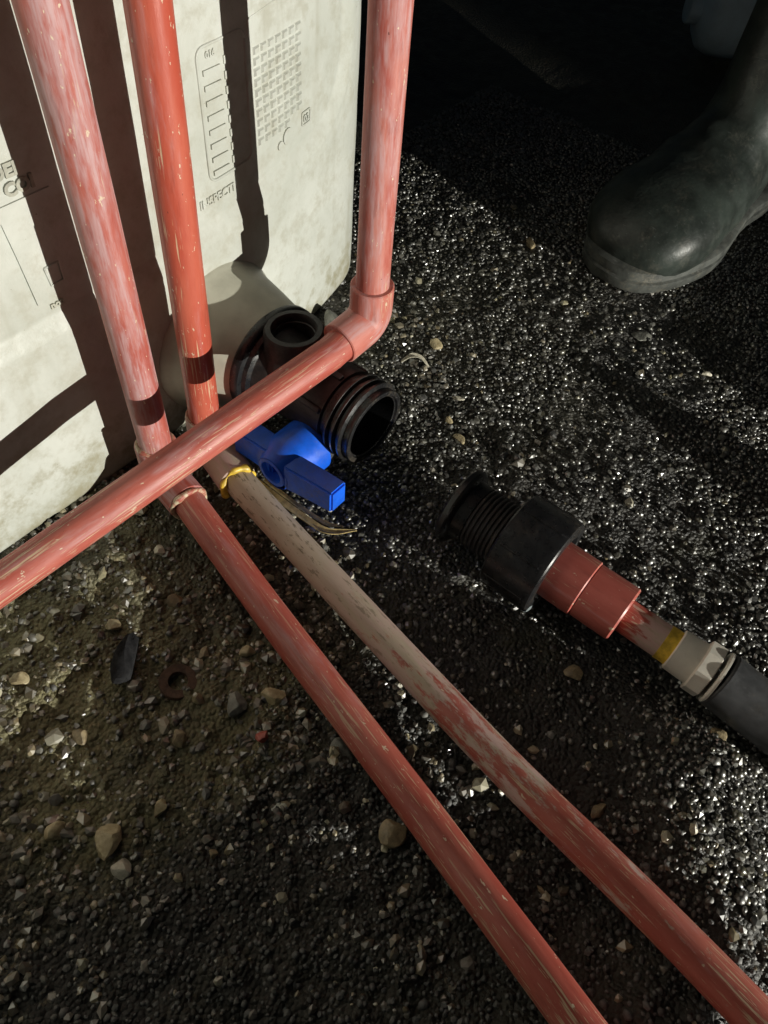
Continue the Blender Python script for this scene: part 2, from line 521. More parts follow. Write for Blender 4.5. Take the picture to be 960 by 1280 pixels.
def grains(name, x, y, r, tint, label, sub=1, sink=0.35, jag=0.18, smooth=True):
    n = len(x)
    Bv, Bf = ico(sub)
    k = len(Bv)
    q = rng.normal(size=(n, 4)); q /= np.linalg.norm(q, axis=1)[:, None]
    w, a, b, c = q.T
    Rm = np.stack([1 - 2 * (b * b + c * c), 2 * (a * b - c * w), 2 * (a * c + b * w),
                   2 * (a * b + c * w), 1 - 2 * (a * a + c * c), 2 * (b * c - a * w),
                   2 * (a * c - b * w), 2 * (b * c + a * w), 1 - 2 * (a * a + b * b)], 1).reshape(n, 3, 3)
    sc = rng.uniform(0.72, 1.25, (n, 1, 3))
    jit = 1 + rng.uniform(-jag, jag, (n, k, 1))
    P = np.einsum('nij,nkj->nki', Rm, Bv[None] * sc * jit) * r[:, None, None]
    P[:, :, 2] *= 0.8
    z = hz(x, y) + r * (0.8 - sink - 0.35)
    P += np.stack([x, y, z], 1)[:, None, :]
    Ff = (Bf[None] + (np.arange(n) * k)[:, None, None]).reshape(-1, 3)
    me = bpy.data.meshes.new(name)
    Vv = P.reshape(-1, 3)
    me.vertices.add(len(Vv)); me.vertices.foreach_set('co', Vv.ravel())
    me.loops.add(Ff.size); me.loops.foreach_set('vertex_index', Ff.ravel().astype(np.int32))
    me.polygons.add(len(Ff)); me.polygons.foreach_set('loop_start', np.arange(0, Ff.size, 3, dtype=np.int32))
    me.update(calc_edges=True)
    if smooth: me.shade_smooth()
    else: me.shade_flat()
    at = me.attributes.new('tint', 'FLOAT_COLOR', 'POINT')
    at.data.foreach_set('color', np.repeat(tint, k, axis=0).astype(np.float32).ravel())
    me.materials.append(M_GRAIN)
    o = bpy.data.objects.new(name, me); col.objects.link(o)
    return tag(o, label, 'gravel', kind='stuff')

def scatter(n_try, x0, x1, y0, y1):
    return rng.uniform(x0, x1, n_try), rng.uniform(y0, y1, n_try)
def jgrid(step, x0, x1, y0, y1, jit=0.45):
    X, Y = np.meshgrid(np.arange(x0, x1, step), np.arange(y0, y1, step))
    X = X.ravel() + rng.uniform(-jit, jit, X.size) * step
    Y = Y.ravel() + rng.uniform(-jit, jit, Y.size) * step
    return X, Y
def free(x, y):
    # not under the tank
    return ~((y > 0.005 + 0.617 * np.maximum(0, x - 0.2) ** 2.3 + 0.004) & (x < 0.50)) & ~((x < 0.545) & (y > 0.09))
Rw = np.array(CAMROT).T
def seen(x, y, pad):
    # inside the lens cone, with a generous margin for a step to the side
    d = np.stack([x, y + 0.372769, np.full_like(x, -0.48)], 0)
    c = Rw @ d
    u = 480 + 961 * c[0] / -c[2]; v = 640 - 961 * c[1] / -c[2]
    return (c[2] < 0) & (u > -pad) & (u < 960 + pad) & (v > -pad) & (v < 1280 + pad)
# fine glittering grit: dense right of the pipes, thin in the dirt on the left
x, y = jgrid(0.0039, -0.14, 0.94, -0.62, 0.18)
g = sstep(0.20, 0.34, x + 0.05 * fbm(x, y, 9, 2, 33))
patch = 0.22 + 0.78 * sstep(-0.30, 0.02, fbm(x, y, 8, 3, 51))
patch = patch * (1 - 0.72 * np.exp(-((x - 0.46) / 0.085) ** 2 - ((y + 0.02) / 0.10) ** 2)) * (1 - 0.6 * np.exp(-((x - 0.27) / 0.06) ** 2 - ((y + 0.33) / 0.09) ** 2))
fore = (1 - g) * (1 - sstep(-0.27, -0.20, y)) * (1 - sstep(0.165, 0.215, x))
glit = sstep(0.17, 0.21, x) * (1 - sstep(-0.44, -0.40, y))
keep = (rng.random(len(x)) < (0.10 + 0.86 * g * patch + 0.62 * fore + 0.8 * glit)) & free(x, y) & seen(x, y, 130)
x, y = x[keep], y[keep]; g = g[keep]; fore = fore[keep]; glit = glit[keep]
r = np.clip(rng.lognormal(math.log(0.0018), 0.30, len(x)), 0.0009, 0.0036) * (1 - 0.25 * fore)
lum = rng.uniform(0.035, 0.115, len(x)) * (1 - 0.72 * fore)  # foreground grains tinted darker, shade painted into their colour
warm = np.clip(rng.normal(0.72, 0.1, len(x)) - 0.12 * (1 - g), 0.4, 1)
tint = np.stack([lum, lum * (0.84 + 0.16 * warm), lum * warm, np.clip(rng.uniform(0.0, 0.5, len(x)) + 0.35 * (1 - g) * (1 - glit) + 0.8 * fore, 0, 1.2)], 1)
print('grit', len(x))
rounded = rng.random(len(x)) < 0.5
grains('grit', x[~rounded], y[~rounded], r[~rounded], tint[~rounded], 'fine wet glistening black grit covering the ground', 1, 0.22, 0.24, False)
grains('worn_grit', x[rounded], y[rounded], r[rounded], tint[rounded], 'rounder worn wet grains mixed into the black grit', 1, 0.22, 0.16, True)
# coarser mixed gravel in the dirt on the left and by the valve
x, y = scatter(44000, -0.14, 0.75, -0.56, 0.10)
dens = (1 - sstep(0.17, 0.27, x)) * (0.16 + 0.84 * sstep(-0.29, -0.19, y + 0.05 * fbm(x, y, 11, 2, 88))) + 0.03 + 0.5 * np.exp(-((x - 0.44) / 0.07) ** 2 - ((y + 0.06) / 0.07) ** 2)
keep = (rng.random(len(x)) < dens * (0.30 + 0.70 * sstep(-0.2, 0.25, fbm(x, y, 12, 3, 77)))) & free(x, y) & seen(x, y, 130)
x, y = x[keep], y[keep]
r = np.clip(rng.lognormal(math.log(0.0016), 0.52, len(x)), 0.0007, 0.0044)
k = rng.random(len(x))
base = np.where(k[:, None] < 0.62, np.array([[0.11, 0.088, 0.048]]), np.where(k[:, None] < 0.88, np.array([[0.29, 0.235, 0.125]]), np.array([[0.40, 0.36, 0.22]])))
tint = np.concatenate([base * rng.uniform(0.6, 1.3, (len(x), 1)), rng.uniform(0.0, 0.75, (len(x), 1))], 1)
print('gravel', len(x))
grains('loose_gravel', x, y, r, tint, 'loose brown and tan gravel in the dirt left of the pipes', 1, 0.45, 0.34, False)

# ------------------------------------------------------------------ tank
def ys(x):
    return 0.005 + 0.617 * np.maximum(0, np.asarray(x, float) - 0.2) ** 2.3
XA = 0.476
SL = 0.617 * 2.3 * (XA - 0.2) ** 1.3
PHI0 = math.atan(SL)
RC = 0.075
def tank_path():
    """front face outline in plan as arrays x, y, nx, ny, s(front x-like param)"""
    pts = []
    for xx in np.concatenate([np.linspace(-0.47, -0.02, 24)[:-1], np.arange(-0.02, XA, 0.0021)]):
        sl = 0.617 * 2.3 * max(0, xx - 0.2) ** 1.3
        n = unit((sl, -1.0)); pts.append((xx, float(ys(xx)), n[0], n[1], xx))
    cxx = XA - RC * math.sin(PHI0); cyy = float(ys(XA)) + RC * math.cos(PHI0)
    m = 34
    for i in range(m + 1):
        ph = PHI0 + (math.pi / 2 - PHI0) * i / m
        pts.append((cxx + RC * math.sin(ph), cyy - RC * math.cos(ph), math.sin(ph), -math.cos(ph), XA + RC * (ph - PHI0)))
    xe, ye = pts[-1][0], pts[-1][1]
    for yy in np.linspace(ye, 0.95, 12)[1:]: pts.append((xe, yy, 1, 0, 2.0))
    for xx in np.linspace(xe, -0.55, 10)[1:]: pts.append((xx, 1.0, 0, 1, 2.0))
    for yy in np.linspace(0.95, 0.06, 10): pts.append((-0.55, yy, -1, 0, 2.0))
    pts.append((-0.53, 0.015, -0.7, -0.7, 2.0))
    return np.array(pts)
def recess(s, z):
    """depth of the set-back label field (metres)"""
    x1, rad = 0.470, 0.045
    z0 = 0.1575 + 0.11 * np.clip(s - 0.29, 0.0, 0.2)
    dx = np.maximum(s - (x1 - rad), 0); dz = np.maximum((z0 + rad) - z, 0)
    d = np.sqrt(dx * dx + dz * dz) - rad        # <0 inside
    inside = np.where(s > 1.5, 0.0, 1 - sstep(-0.0015, 0.0165, d))
    groove = np.where(s > 1.5, 0.0, np.exp(-((d + 0.0005) / 0.0014) ** 2))
    groove2 = np.where(s > 1.5, 0.0, np.exp(-((d - 0.0165) / 0.0022) ** 2))
    return 0.0042 * inside + 0.0007 * groove + 0.0006 * groove2
def lowround(z):
    return np.where(z < 0.008, 0.008 - np.sqrt(np.maximum(0, 0.008 ** 2 - (0.008 - z) ** 2)), 0.0)
TP = tank_path()
tz = np.concatenate([np.linspace(-0.004, 0.02, 14)[:-1], np.arange(0.02, 0.145, 0.004), np.arange(0.145, 0.245, 0.0018), np.arange(0.245, 0.36, 0.004), np.linspace(0.37, 0.95, 12)])
off = -recess(TP[None, :, 4], tz[:, None]) - np.clip(lowround(np.maximum(tz, 0.0)), 0, 0.02)[:, None] * 0.7
# gentle bulge and unevenness of blow-moulded plastic
off = off + 0.0008 * fbm(TP[None, :, 4] + tz[:, None] * 0.3, tz[:, None] + 0 * TP[None, :, 4], 14, 3, 61) * (TP[None, :, 4] < 1.5)
TX = TP[None, :, 0] + TP[None, :, 2] * off
TY = TP[None, :, 1] + TP[None, :, 3] * off
TZ = np.repeat(tz[:, None], len(TP), 1)
nt, nzz = len(TP), len(tz)
V = np.stack([TX.ravel(), TY.ravel(), TZ.ravel()], 1)
F = []
for j in range(nzz - 1):
    for i in range(nt):
        i2 = (i + 1) % nt
        F.append((j * nt + i, j * nt + i2, (j + 1) * nt + i2, (j + 1) * nt + i))
F.append(tuple((nzz - 1) * nt + i for i in range(nt)))
tank = thing('storage_tank', 'big off-white plastic storage tank standing behind the red pipes', 'tank', (0.0, 0.4, 0.0))
build('shell', V, F, M_TANK, tank, sharp=50)

def tsurf(x, z):
    """y of the label field at x"""
    return ys(x) + recess(np.asarray(x, float), np.asarray(z, float))

def emboss(name, outline, h=0.0008, parent=tank, mat=None):
    """raised flat shape on the label field; outline in (x, z)"""
    bm = bmesh.new()
    vsx = [bm.verts.new((p[0], 0, p[1])) for p in outline]
    f = bm.faces.new(vsx)
    f.normal_update()
    if f.normal.y > 0: f.normal_flip()
    bmesh.ops.triangulate(bm, faces=[f])
    bm.verts.index_update()
    n = len(bm.verts)
    P = np.array([v.co[:] for v in bm.verts]); T = [tuple(v.index for v in q.verts) for q in bm.faces]
    bm.free()
    yy = tsurf(P[:, 0], P[:, 2])
    top = np.stack([P[:, 0], yy - h, P[:, 2]], 1); bot = np.stack([P[:, 0], yy + 0.001, P[:, 2]], 1)
    Vv = np.concatenate([top, bot]); Ff = list(T)
    m = len(outline)
    for i in range(m):
        k = (i + 1) % m
        Ff.append((i, k, k + n, i + n))
    return build(name, Vv, Ff, mat or M_TANK, parent, smooth=False)

def rrect(x0, z0, x1, z1, r, n=5):
    pts = []
    for cx_, cz_, a0 in ((x1 - r, z1 - r, 0), (x0 + r, z1 - r, 90), (x0 + r, z0 + r, 180), (x1 - r, z0 + r, 270)):
        for i in range(n + 1):
            a_ = math.radians(a0 + 90 * i / n); pts.append((cx_ + r * math.cos(a_), cz_ + r * math.sin(a_)))
    return pts
def emboss_line(name, pts, w=0.0011, closed=True, h=0.0007, parent=tank):
    P = np.array(pts)
    if closed: P = np.concatenate([P, P[:1]])
    pos = np.stack([P[:, 0], tsurf(P[:, 0], P[:, 1]) - h * 0.2, P[:, 1]], 1)
    Vv, Ff, _ = sweep(pos, w * 0.6, 6)
    return build(name, Vv, Ff, M_TANK, parent)

def text_mesh(body, size, bold=0.0):
    cu = bpy.data.curves.new('txt', 'FONT')
    cu.body = body; cu.size = size; cu.resolution_u = 3; cu.offset = bold
    o = bpy.data.objects.new('txt', cu); col.objects.link(o)
    bpy.context.view_layer.update()
    me = bpy.data.meshes.new_from_object(o.evaluated_get(bpy.context.evaluated_depsgraph_get()))
    Vv = np.array([v.co[:] for v in me.vertices]); Ff = [tuple(p.vertices) for p in me.polygons]
    bpy.data.objects.remove(o); bpy.data.meshes.remove(me); bpy.data.curves.remove(cu)
    return Vv, Ff
def lettering(body, x, z, size, h=0.0010, xs=1.0, parent=tank, bold=0.0, mat=None):
    Vv, Ff = text_mesh(body, size, bold)
    X = x + Vv[:, 0] * xs; Z = z + Vv[:, 1]
    yy = tsurf(X, Z)
    n = len(Vv)
    P = np.concatenate([np.stack([X, yy - h, Z], 1), np.stack([X, yy + 0.001, Z], 1)])
    from collections import Counter
    ec = Counter()
    for f in Ff:
        for i in range(len(f)): ec[(f[i], f[(i + 1) % len(f)])] += 1
    faces = list(Ff)
    for (a_, b_) in ec:
        if (b_, a_) not in ec: faces.append((b_, a_, a_ + n, b_ + n))
    return build('raised_lettering', P, faces, mat or M_TANK, parent, smooth=False)

lettering('DEI', 0.1645, 0.2476, 0.0100, h=0.0014, bold=0.0005, mat=M_TANKD)
lettering('COI', 0.1688, 0.2376, 0.0100, h=0.0014, bold=0.0005, mat=M_TANKD)
lettering('non', 0.1725, 0.1622, 0.0062, h=0.0010, bold=0.0003, mat=M_TANKD)
lettering('INSPECTI', 0.2965, 0.1722, 0.0085, h=0.0010, bold=0.0002)
emboss('raised_symbol', [(0.130, 0.2339), (0.194, 0.2339), (0.1890, 0.2260), (0.1830, 0.2199), (0.1721, 0.2124), (0.1737, 0.1911), (0.1728, 0.1687), (0.1651, 0.1689), (0.1628, 0.2036), (0.1610, 0.2255), (0.130, 0.2265)], 0.0011)
emboss_line('raised_frame', [(0.1763, 0.1892), (0.1860, 0.1892), (0.1860, 0.1770), (0.1775, 0.1766)])
emboss_line('raised_frame', rrect(0.3092, 0.1868, 0.3520, 0.2702, 0.006), 0.0016)
for i in range(8):
    z = 0.1903 + i * 0.0091
    emboss('raised_bar', [(0.3130, z), (0.3280, z - 0.0004), (0.3280, z + 0.0028), (0.3130, z + 0.0032)], 0.0012)
for i in range(8):
    z = 0.1918 + i * 0.0091
    emboss('raised_bar', [(0.3315, z), (0.3345, z), (0.3345, z + 0.0048), (0.3315, z + 0.0048)], 0.0010)
lettering('016', 0.3165, 0.2630, 0.0055, h=0.0009, bold=0.0002)
gv, gf = [], []
for i in range(7):
    for j in range(10):
        x0 = 0.3592 + i * 0.0077; z0 = 0.1915 + j * 0.0066
        if j == 0 and i > 4: continue
        c0 = [(x0, z0), (x0 + 0.0070, z0), (x0 + 0.0070, z0 + 0.0054), (x0, z0 + 0.0054)]
        o = len(gv)
        for q, (px, pz) in enumerate(c0): gv.append((px + (0.0012 if q in (0, 3) else -0.0012), float(tsurf(px, pz)) - 0.0015, pz + (0.0012 if q < 2 else -0.0012)))
        for (px, pz) in c0: gv.append((px, float(tsurf(px, pz)) + 0.0004, pz))
        gf.append((o, o + 1, o + 2, o + 3))
        for q in range(4): gf.append((o + q, o + (q + 1) % 4, o + 4 + (q + 1) % 4, o + 4 + q))
tag(build('raised_grid', gv, gf, M_TANK, tank, smooth=False), kind='stuff')
emboss_line('raised_frame', [(0.3560, 0.2620), (0.3560, 0.2732), (0.3850, 0.2762), (0.4150, 0.2775)], closed=False)
emboss_line('raised_frame', rrect(0.4125, 0.1842, 0.4232, 0.1935, 0.001), 0.0012)
lettering('02', 0.4138, 0.1862, 0.0075, h=0.0009, bold=0.0002)
def disc_outline(x, z, r, n=16): return [(x + r * math.cos(2 * math.pi * i / n), z + r * math.sin(2 * math.pi * i / n)) for i in range(n)]
emboss('raised_dot', disc_outline(0.3936, 0.1847, 0.0062), 0.0011)
emboss('raised_dot', disc_outline(0.3843, 0.1813, 0.0034), 0.0010)

# neck round the outlet: an oval bell standing out from the tank
VX, VZ = 0.304, 0.068
NV, NF = [], []
nn = 80
NECK = [(0.020, 1.06), (-0.004, 1.03), (-0.0065, 1.0), (-0.008, 0.96), (-0.009, 0.90), (-0.012, 0.82), (-0.017, 0.70), (-0.025, 0.50), (-0.034, 0.22), (-0.043, 0.0)]
for (yy, w) in NECK:
    w2 = min(w, 1.0)
    for k in range(nn):
        a_ = 2 * math.pi * k / nn
        ca_, sa_ = math.cos(a_), math.sin(a_)
        big = np.array((0.2965 + 0.061 * max(w, 1.0) * ca_, 0.062 + (0.062 if sa_ > 0 else 0.058) * max(w, 1.0) * sa_))
        sml = np.array((VX + 0.0425 * ca_, VZ + 0.0425 * sa_))
        q = sml * (1 - w2) + big * w2
        NV.append((q[0], yy + 0.009 * w2 + max(0.0, float(ys(q[0])) - 0.005) * 0.9 * w2, max(q[1], 0.002)))
for i in range(len(NECK) - 1):
    for k in range(nn):
        k2 = (k + 1) % nn
        NF.append((i * nn + k, i * nn + k2, (i + 1) * nn + k2, (i + 1) * nn + k))
NF.append(tuple((len(NECK) - 1) * nn + k for k in range(nn)))
neck = build('outlet_neck', NV, NF, M_BOSS, tank, sharp=60)
Vv, Ff, P = lathe([(0, 0.0045), (0.004, 0.0045), (0.0042, 0.0001)], (0.3205, -0.0085, 0.1085), (0.1, -0.6, 0.8), 20)
build('lug_slot', Vv, Ff, M_BOSSHOLE, neck)

# ------------------------------------------------------------------ valve
valve = thing('outlet_valve', 'black plastic drain valve with blue lever and open threaded outlet', 'valve', (VX, -0.09, VZ))
ax = (0, -1, 0)
Vv, Ff, P = lathe([(0, 0.0), (0, 0.0435), (0.002, 0.0452), (0.0065, 0.0452), (0.0085, 0.0440), (0.0092, 0.0405), (0.0125, 0.0395), (0.0145, 0.0345), (0.0165, 0.0315)], (VX, -0.0410, VZ), ax, 72)
fl = build('lock_ring', Vv, Ff, M_BLACK, valve, sharp=35)
Vv, Ff, P = lathe([(0, 0.036), (0.012, 0.0315), (0.05, 0.0300), (0.062, 0.0300), (0.063, 0.0280), (0.070, 0.0280)], (VX, -0.055, VZ), ax, 64)
body = build('body', Vv, Ff, M_BLACKM, valve, sharp=35)
for a_ in (35, 95, 150):
    ar = math.radians(a_)
    c_ = np.array((VX + 0.0298 * math.cos(ar), -0.098, VZ + 0.0298 * math.sin(ar)))
    bv, bf = bevel_box(*c_, 0.004, 0.036, 0.005, 0.0012, Matrix.Rotation(-ar, 3, 'Y'))
    build('rib', bv, bf, M_BLACKM, body, smooth=False)
# threaded outlet: coarse round thread, open bore
pr_ = [(0.0, 0.0285)]
for k in range(3):
    t0 = 0.003 + k * 0.0062
    pr_ += [(t0, 0.0292), (t0 + 0.0014, 0.0322), (t0 + 0.0032, 0.0325), (t0 + 0.0046, 0.0294)]
pr_ += [(0.0225, 0.0293), (0.0240, 0.0300), (0.0255, 0.0297), (0.0260, 0.0285), (0.0256, 0.0262), (0.0240, 0.0256), (0.0236, 0.0246), (-0.03, 0.0240), (-0.0305, 0.0)]
Vv, Ff, P = lathe(pr_, (VX, -0.1200, VZ), ax, 72)
build('threaded_outlet', Vv, Ff, M_BLACK, valve, sharp=40)
# open filler port on top
Vv, Ff, P = lathe([(0.0, 0.0270), (0.012, 0.0240), (0.020, 0.0225), (0.0300, 0.0220), (0.0325, 0.0205), (0.0327, 0.0168), (0.031, 0.0158), (0.0265, 0.0155), (0.0260, 0.0147), (-0.002, 0.0142), (-0.0022, 0.0)], (VX - 0.001, -0.0690, VZ + 0.0135), (0, 0.04, 1), 48)
build('top_port', Vv, Ff, M_BLACKM, valve, sharp=40)
# stem and blue T handle on the side facing the camera
HX, HY, HZ = 0.2765, -0.108, 0.044
Vv, Ff, P = lathe([(0, 0.0), (0, 0.0195), (0.010, 0.0195), (0.011, 0.018), (0.0125, 0.0)], (HX + 0.011, HY, HZ), (-1, 0, 0), 40)
build('stem_collar', Vv, Ff, M_STEEL, valve, sharp=35)
Vv, Ff, P = lathe([(0, 0.0), (0, 0.0205), (0.001, 0.0215), (0.020, 0.0215), (0.026, 0.0205), (0.034, 0.0170), (0.040, 0.0140)], (HX, HY, HZ), (-1, 0, 0), 48)
hub = build('handle_hub', Vv, Ff, M_BLUE, valve, sharp=35)
Vv, Ff, P = lathe([(0.0, 0.0150), (0.0085, 0.0128), (0.0090, 0.0115), (0.0088, 0.0096), (0.0075, 0.0092), (0.0, 0.0085), (-0.006, 0.0)], (HX - 0.0310, HY + 0.002, HZ - 0.001), (-1, 0, 0), 36)
build('screw_socket', Vv, Ff, M_BLUE, hub, sharp=35)
def lever(y0, y1, z0, z1, w0, w1, t0, t1, xc):
    bm = bmesh.new()
    vsx = []
    for (yy, zz, w, t) in ((y0, z0, w0, t0), ((y0 + y1) / 2, (z0 + z1) / 2 + 0.0005, (w0 + w1) / 2, (t0 + t1) / 2), (y1, z1, w1, t1)):
        vsx.append([bm.verts.new((xc + sx * t, yy, zz + sz * w)) for sx, sz in ((-1, -1), (1, -1), (1, 1), (-1, 1))])
    for a_, b_ in zip(vsx[:-1], vsx[1:]):
        for k in range(4): bm.faces.new((a_[k], a_[(k + 1) % 4], b_[(k + 1) % 4], b_[k]))
    bm.faces.new(vsx[0][::-1]); bm.faces.new(vsx[-1])
    bmesh.ops.recalc_face_normals(bm, faces=bm.faces)
    bmesh.ops.bevel(bm, geom=list(bm.edges), offset=0.0016, segments=2, affect='EDGES')
    bm.verts.index_update()
    r_ = [np.array(v.co) for v in bm.verts], [tuple(v.index for v in f.verts) for f in bm.faces]
    bm.free()
    return r_
lv = lever(HY - 0.010, -0.1640, 0.047, 0.0565, 0.0125, 0.0105, 0.0085, 0.0078, 0.2455)
build('lever_arm', lv[0], lv[1], M_BLUE, hub, sharp=40)
lv = lever(HY + 0.006, -0.0640, 0.0455, 0.0430, 0.0125, 0.0115, 0.0085, 0.0095, 0.2490)
build('lever_arm', lv[0], lv[1], M_BLUE, hub, sharp=40)

# ------------------------------------------------------------------ pipes
PR = 0.01165
def arc_path(p0, corner, p1, rad, n=10):
    """straight - bend - straight"""
    p0, c, p1 = map(lambda q: np.asarray(q, float), (p0, corner, p1))
    d0 = unit(c - p0); d1 = unit(p1 - c)
    ang = math.acos(np.clip(d0 @ d1, -1, 1)); tl = rad * math.tan(ang / 2)
    a_ = c - d0 * tl; b_ = c + d1 * tl
    nrm = unit(d1 - d0 * (d1 @ d0))
    cen = a_ + nrm * rad
    pts = [p0]
    for i in range(n + 1):
        th = ang * i / n
        pts.append(cen - nrm * rad * math.cos(th) + d0 * rad * math.sin(th))
    pts.append(p1)
    return np.array(pts)
def resample(pts, step):
    pts = np.asarray(pts, float); out = [pts[0]]
    for a_, b_ in zip(pts[:-1], pts[1:]):
        m = max(1, int(np.linalg.norm(b_ - a_) / step))
        for i in range(1, m + 1): out.append(a_ + (b_ - a_) * i / m)
    return np.array(out)
def smooth_curve(pts, n=60):
    pts = np.asarray(pts, float)
    t = np.concatenate([[0], np.cumsum(np.linalg.norm(np.diff(pts, axis=0), axis=1))])
    # Catmull-Rom
    out = []
    for i in range(len(pts) - 1):
        p0 = pts[max(i - 1, 0)] if i > 0 else 2 * pts[0] - pts[1]
        p3 = pts[i + 2] if i + 2 < len(pts) else 2 * pts[-1] - pts[-2]
        p1, p2 = pts[i], pts[i + 1]
        for k in range(n // (len(pts) - 1)):
            u = k / (n // (len(pts) - 1))
            out.append(0.5 * ((2 * p1) + (p2 - p0) * u + (2 * p0 - 5 * p1 + 4 * p2 - p3) * u * u + (3 * p1 - p0 - 3 * p2 + p3) * u ** 3))
    out.append(pts[-1])
    return np.array(out)
def pipe(name, pts, mat, parent, r=PR, wob=0.012):
    Vv, Ff, P = sweep(pts, r, 32, True, wob)
    return build(name, Vv, Ff, mat, parent, pco=P, sharp=60)
def fitting(name, p0, c, p1, parent, r=0.0150, rad=0.013, mat=None, lip=0.0):
    pts = arc_path(p0, c, p1, rad, 12)
    rr = np.full(len(pts), r)
    # short lips at the two mouths
    d0 = unit(pts[1] - pts[0]); d1 = unit(pts[-1] - pts[-2])
    P_ = [pts[0], pts[0] + d0 * 0.0008] + list(pts[1:-1]) + [pts[-1] - d1 * 0.0008, pts[-1]]
    R_ = [r - 0.0008, r] + [r] * (len(pts) - 2) + [r, r - 0.0008]
    Vv, Ff, P = sweep(P_, R_, 36, True, 0.004)
    return build(name, Vv, Ff, mat or M_E, parent, pco=P, sharp=42)
def bead(name, c, d, r, t, mat, parent, rough=0.25):
    """uneven ring of cement round a pipe"""
    u, v = frame(d); d = unit(d)
    n, m = 40, 8
    Vv, Ff = [], []
    ph = rng.uniform(0, 6, 4)
    for i in range(n):
        a_ = 2 * math.pi * i / n
        tt = t * (1 + rough * math.sin(3 * a_ + ph[0]) + rough * math.sin(7 * a_ + ph[1]) * 0.7)
        sh = t * 0.5 * math.sin(2 * a_ + ph[2])
        for k in range(m):
            b_ = 2 * math.pi * k / m
            rr = r + tt * math.cos(b_)
            Vv.append(np.asarray(c) + rr * (math.cos(a_) * u + math.sin(a_) * v) + d * (tt * 0.9 * math.sin(b_) + sh))
    for i in range(n):
        i2 = (i + 1) % n
        for k in range(m):
            k2 = (k + 1) % m
            Ff.append((i * m + k, i2 * m + k, i2 * m + k2, i * m + k2))
    return build(name, Vv, Ff, mat, parent)

# pipe run 1: left riser, elbow, pipe running to the lower edge
A_PTS = [(0.1905, -0.058, 0.021), (0.1880, -0.0705, 0.0205), (0.1725, -0.1410, 0.0160), (0.1588, -0.2025, 0.0150), (0.1345, -0.314, 0.0170), (0.1160, -0.3852, 0.025), (0.0988, -0.4500, 0.0340), (0.0720, -0.555, 0.041), (0.035, -0.70, 0.036)]
LX, LY = 0.1935, -0.0340
run1 = thing('pipe_run', 'dusty pink-red riser at far left bending at the floor into a scratched red pipe', 'pipe', (LX, LY, 0.0), 'red painted pipe runs')
pipe('riser', resample([(LX, LY, 0.045), (LX - 0.001, LY, 0.95)], 0.02), M_L, run1)
fitting('elbow', (LX, LY, 0.0545), (LX, LY, 0.0215), (0.1880, -0.0680, 0.021), run1, mat=M_L)
bead('cement_ring', (LX, LY, 0.0552), (0, 0, 1), PR + 0.0010, 0.0017, M_CREAM, run1)
bead('cement_ring', (0.1876, -0.0695, 0.021), (-0.22, -1, 0), PR + 0.0012, 0.0022, M_CREAM, run1)
pipe('floor_pipe', smooth_curve(A_PTS, 70), M_A, run1)

# pipe run 2: middle riser, elbow, peeling pipe
B_PTS = [(0.2310, -0.066, 0.020), (0.2245, -0.095, 0.020), (0.2040, -0.2218, 0.0195), (0.1828, -0.3496, 0.0235), (0.1648, -0.4733, 0.0340), (0.1450, -0.60, 0.0370), (0.125, -0.72, 0.036)]
MX, MY = 0.2395, -0.0330
run2 = thing('pipe_run', 'clean red riser beside the valve bending into a peeling grey and red floor pipe', 'pipe', (MX, MY, 0.0), 'red painted pipe runs')
pipe('riser', resample([(MX, MY, 0.035), (MX + 0.029, MY + 0.002, 0.95)], 0.02), M_M, run2)
M_ELB = pipe_mat('paint_stained_fitting', dust=0.2, scratch=0.8, peel=(0.012, -0.02), off=53.0)
fitting('elbow', (MX + 0.001, MY, 0.047), (MX - 0.0005, MY - 0.001, 0.0210), (0.2270, -0.079, 0.020), run2, mat=M_ELB)
bead('cement_ring', (MX + 0.001, MY, 0.0480), (0, 0, 1), PR + 0.0012, 0.0014, M_CREAM, run2)
bead('sealant_ring', (0.2265, -0.0805, 0.020), (-0.2, -1, 0), PR + 0.0016, 0.0022, M_YEL, run2, 0.5)
pipe('floor_pipe', smooth_curve(B_PTS, 80), M_B, run2)

# pipe run 3: right riser, elbow, level pipe crossing in front
RX, RY, HPZ = 0.3450, -0.1028, 0.1180
run3 = thing('pipe_run', 'dusty red riser at right with elbow and level pipe crossing in front of the valve', 'pipe', (RX, RY, 0.0), 'red painted pipe runs')
pipe('riser', resample([(RX, RY, HPZ + 0.010), (RX - 0.0005, RY + 0.002, 0.95)], 0.02), M_R, run3)
fitting('elbow', (RX, RY, HPZ + 0.0300), (RX, RY, HPZ), (RX - 0.0325, RY + 0.0008, HPZ - 0.0035), run3, r=0.0152, rad=0.0125)
pipe('cross_pipe', resample([(RX - 0.012, RY + 0.0003, HPZ - 0.0015), (0.3010, -0.1040, 0.1140), (0.1595, -0.0904, 0.0995), (0.0505, -0.0740, 0.0800), (-0.20, -0.045, 0.0530), (-0.50, -0.015, 0.0220)], 0.015), M_H, run3)

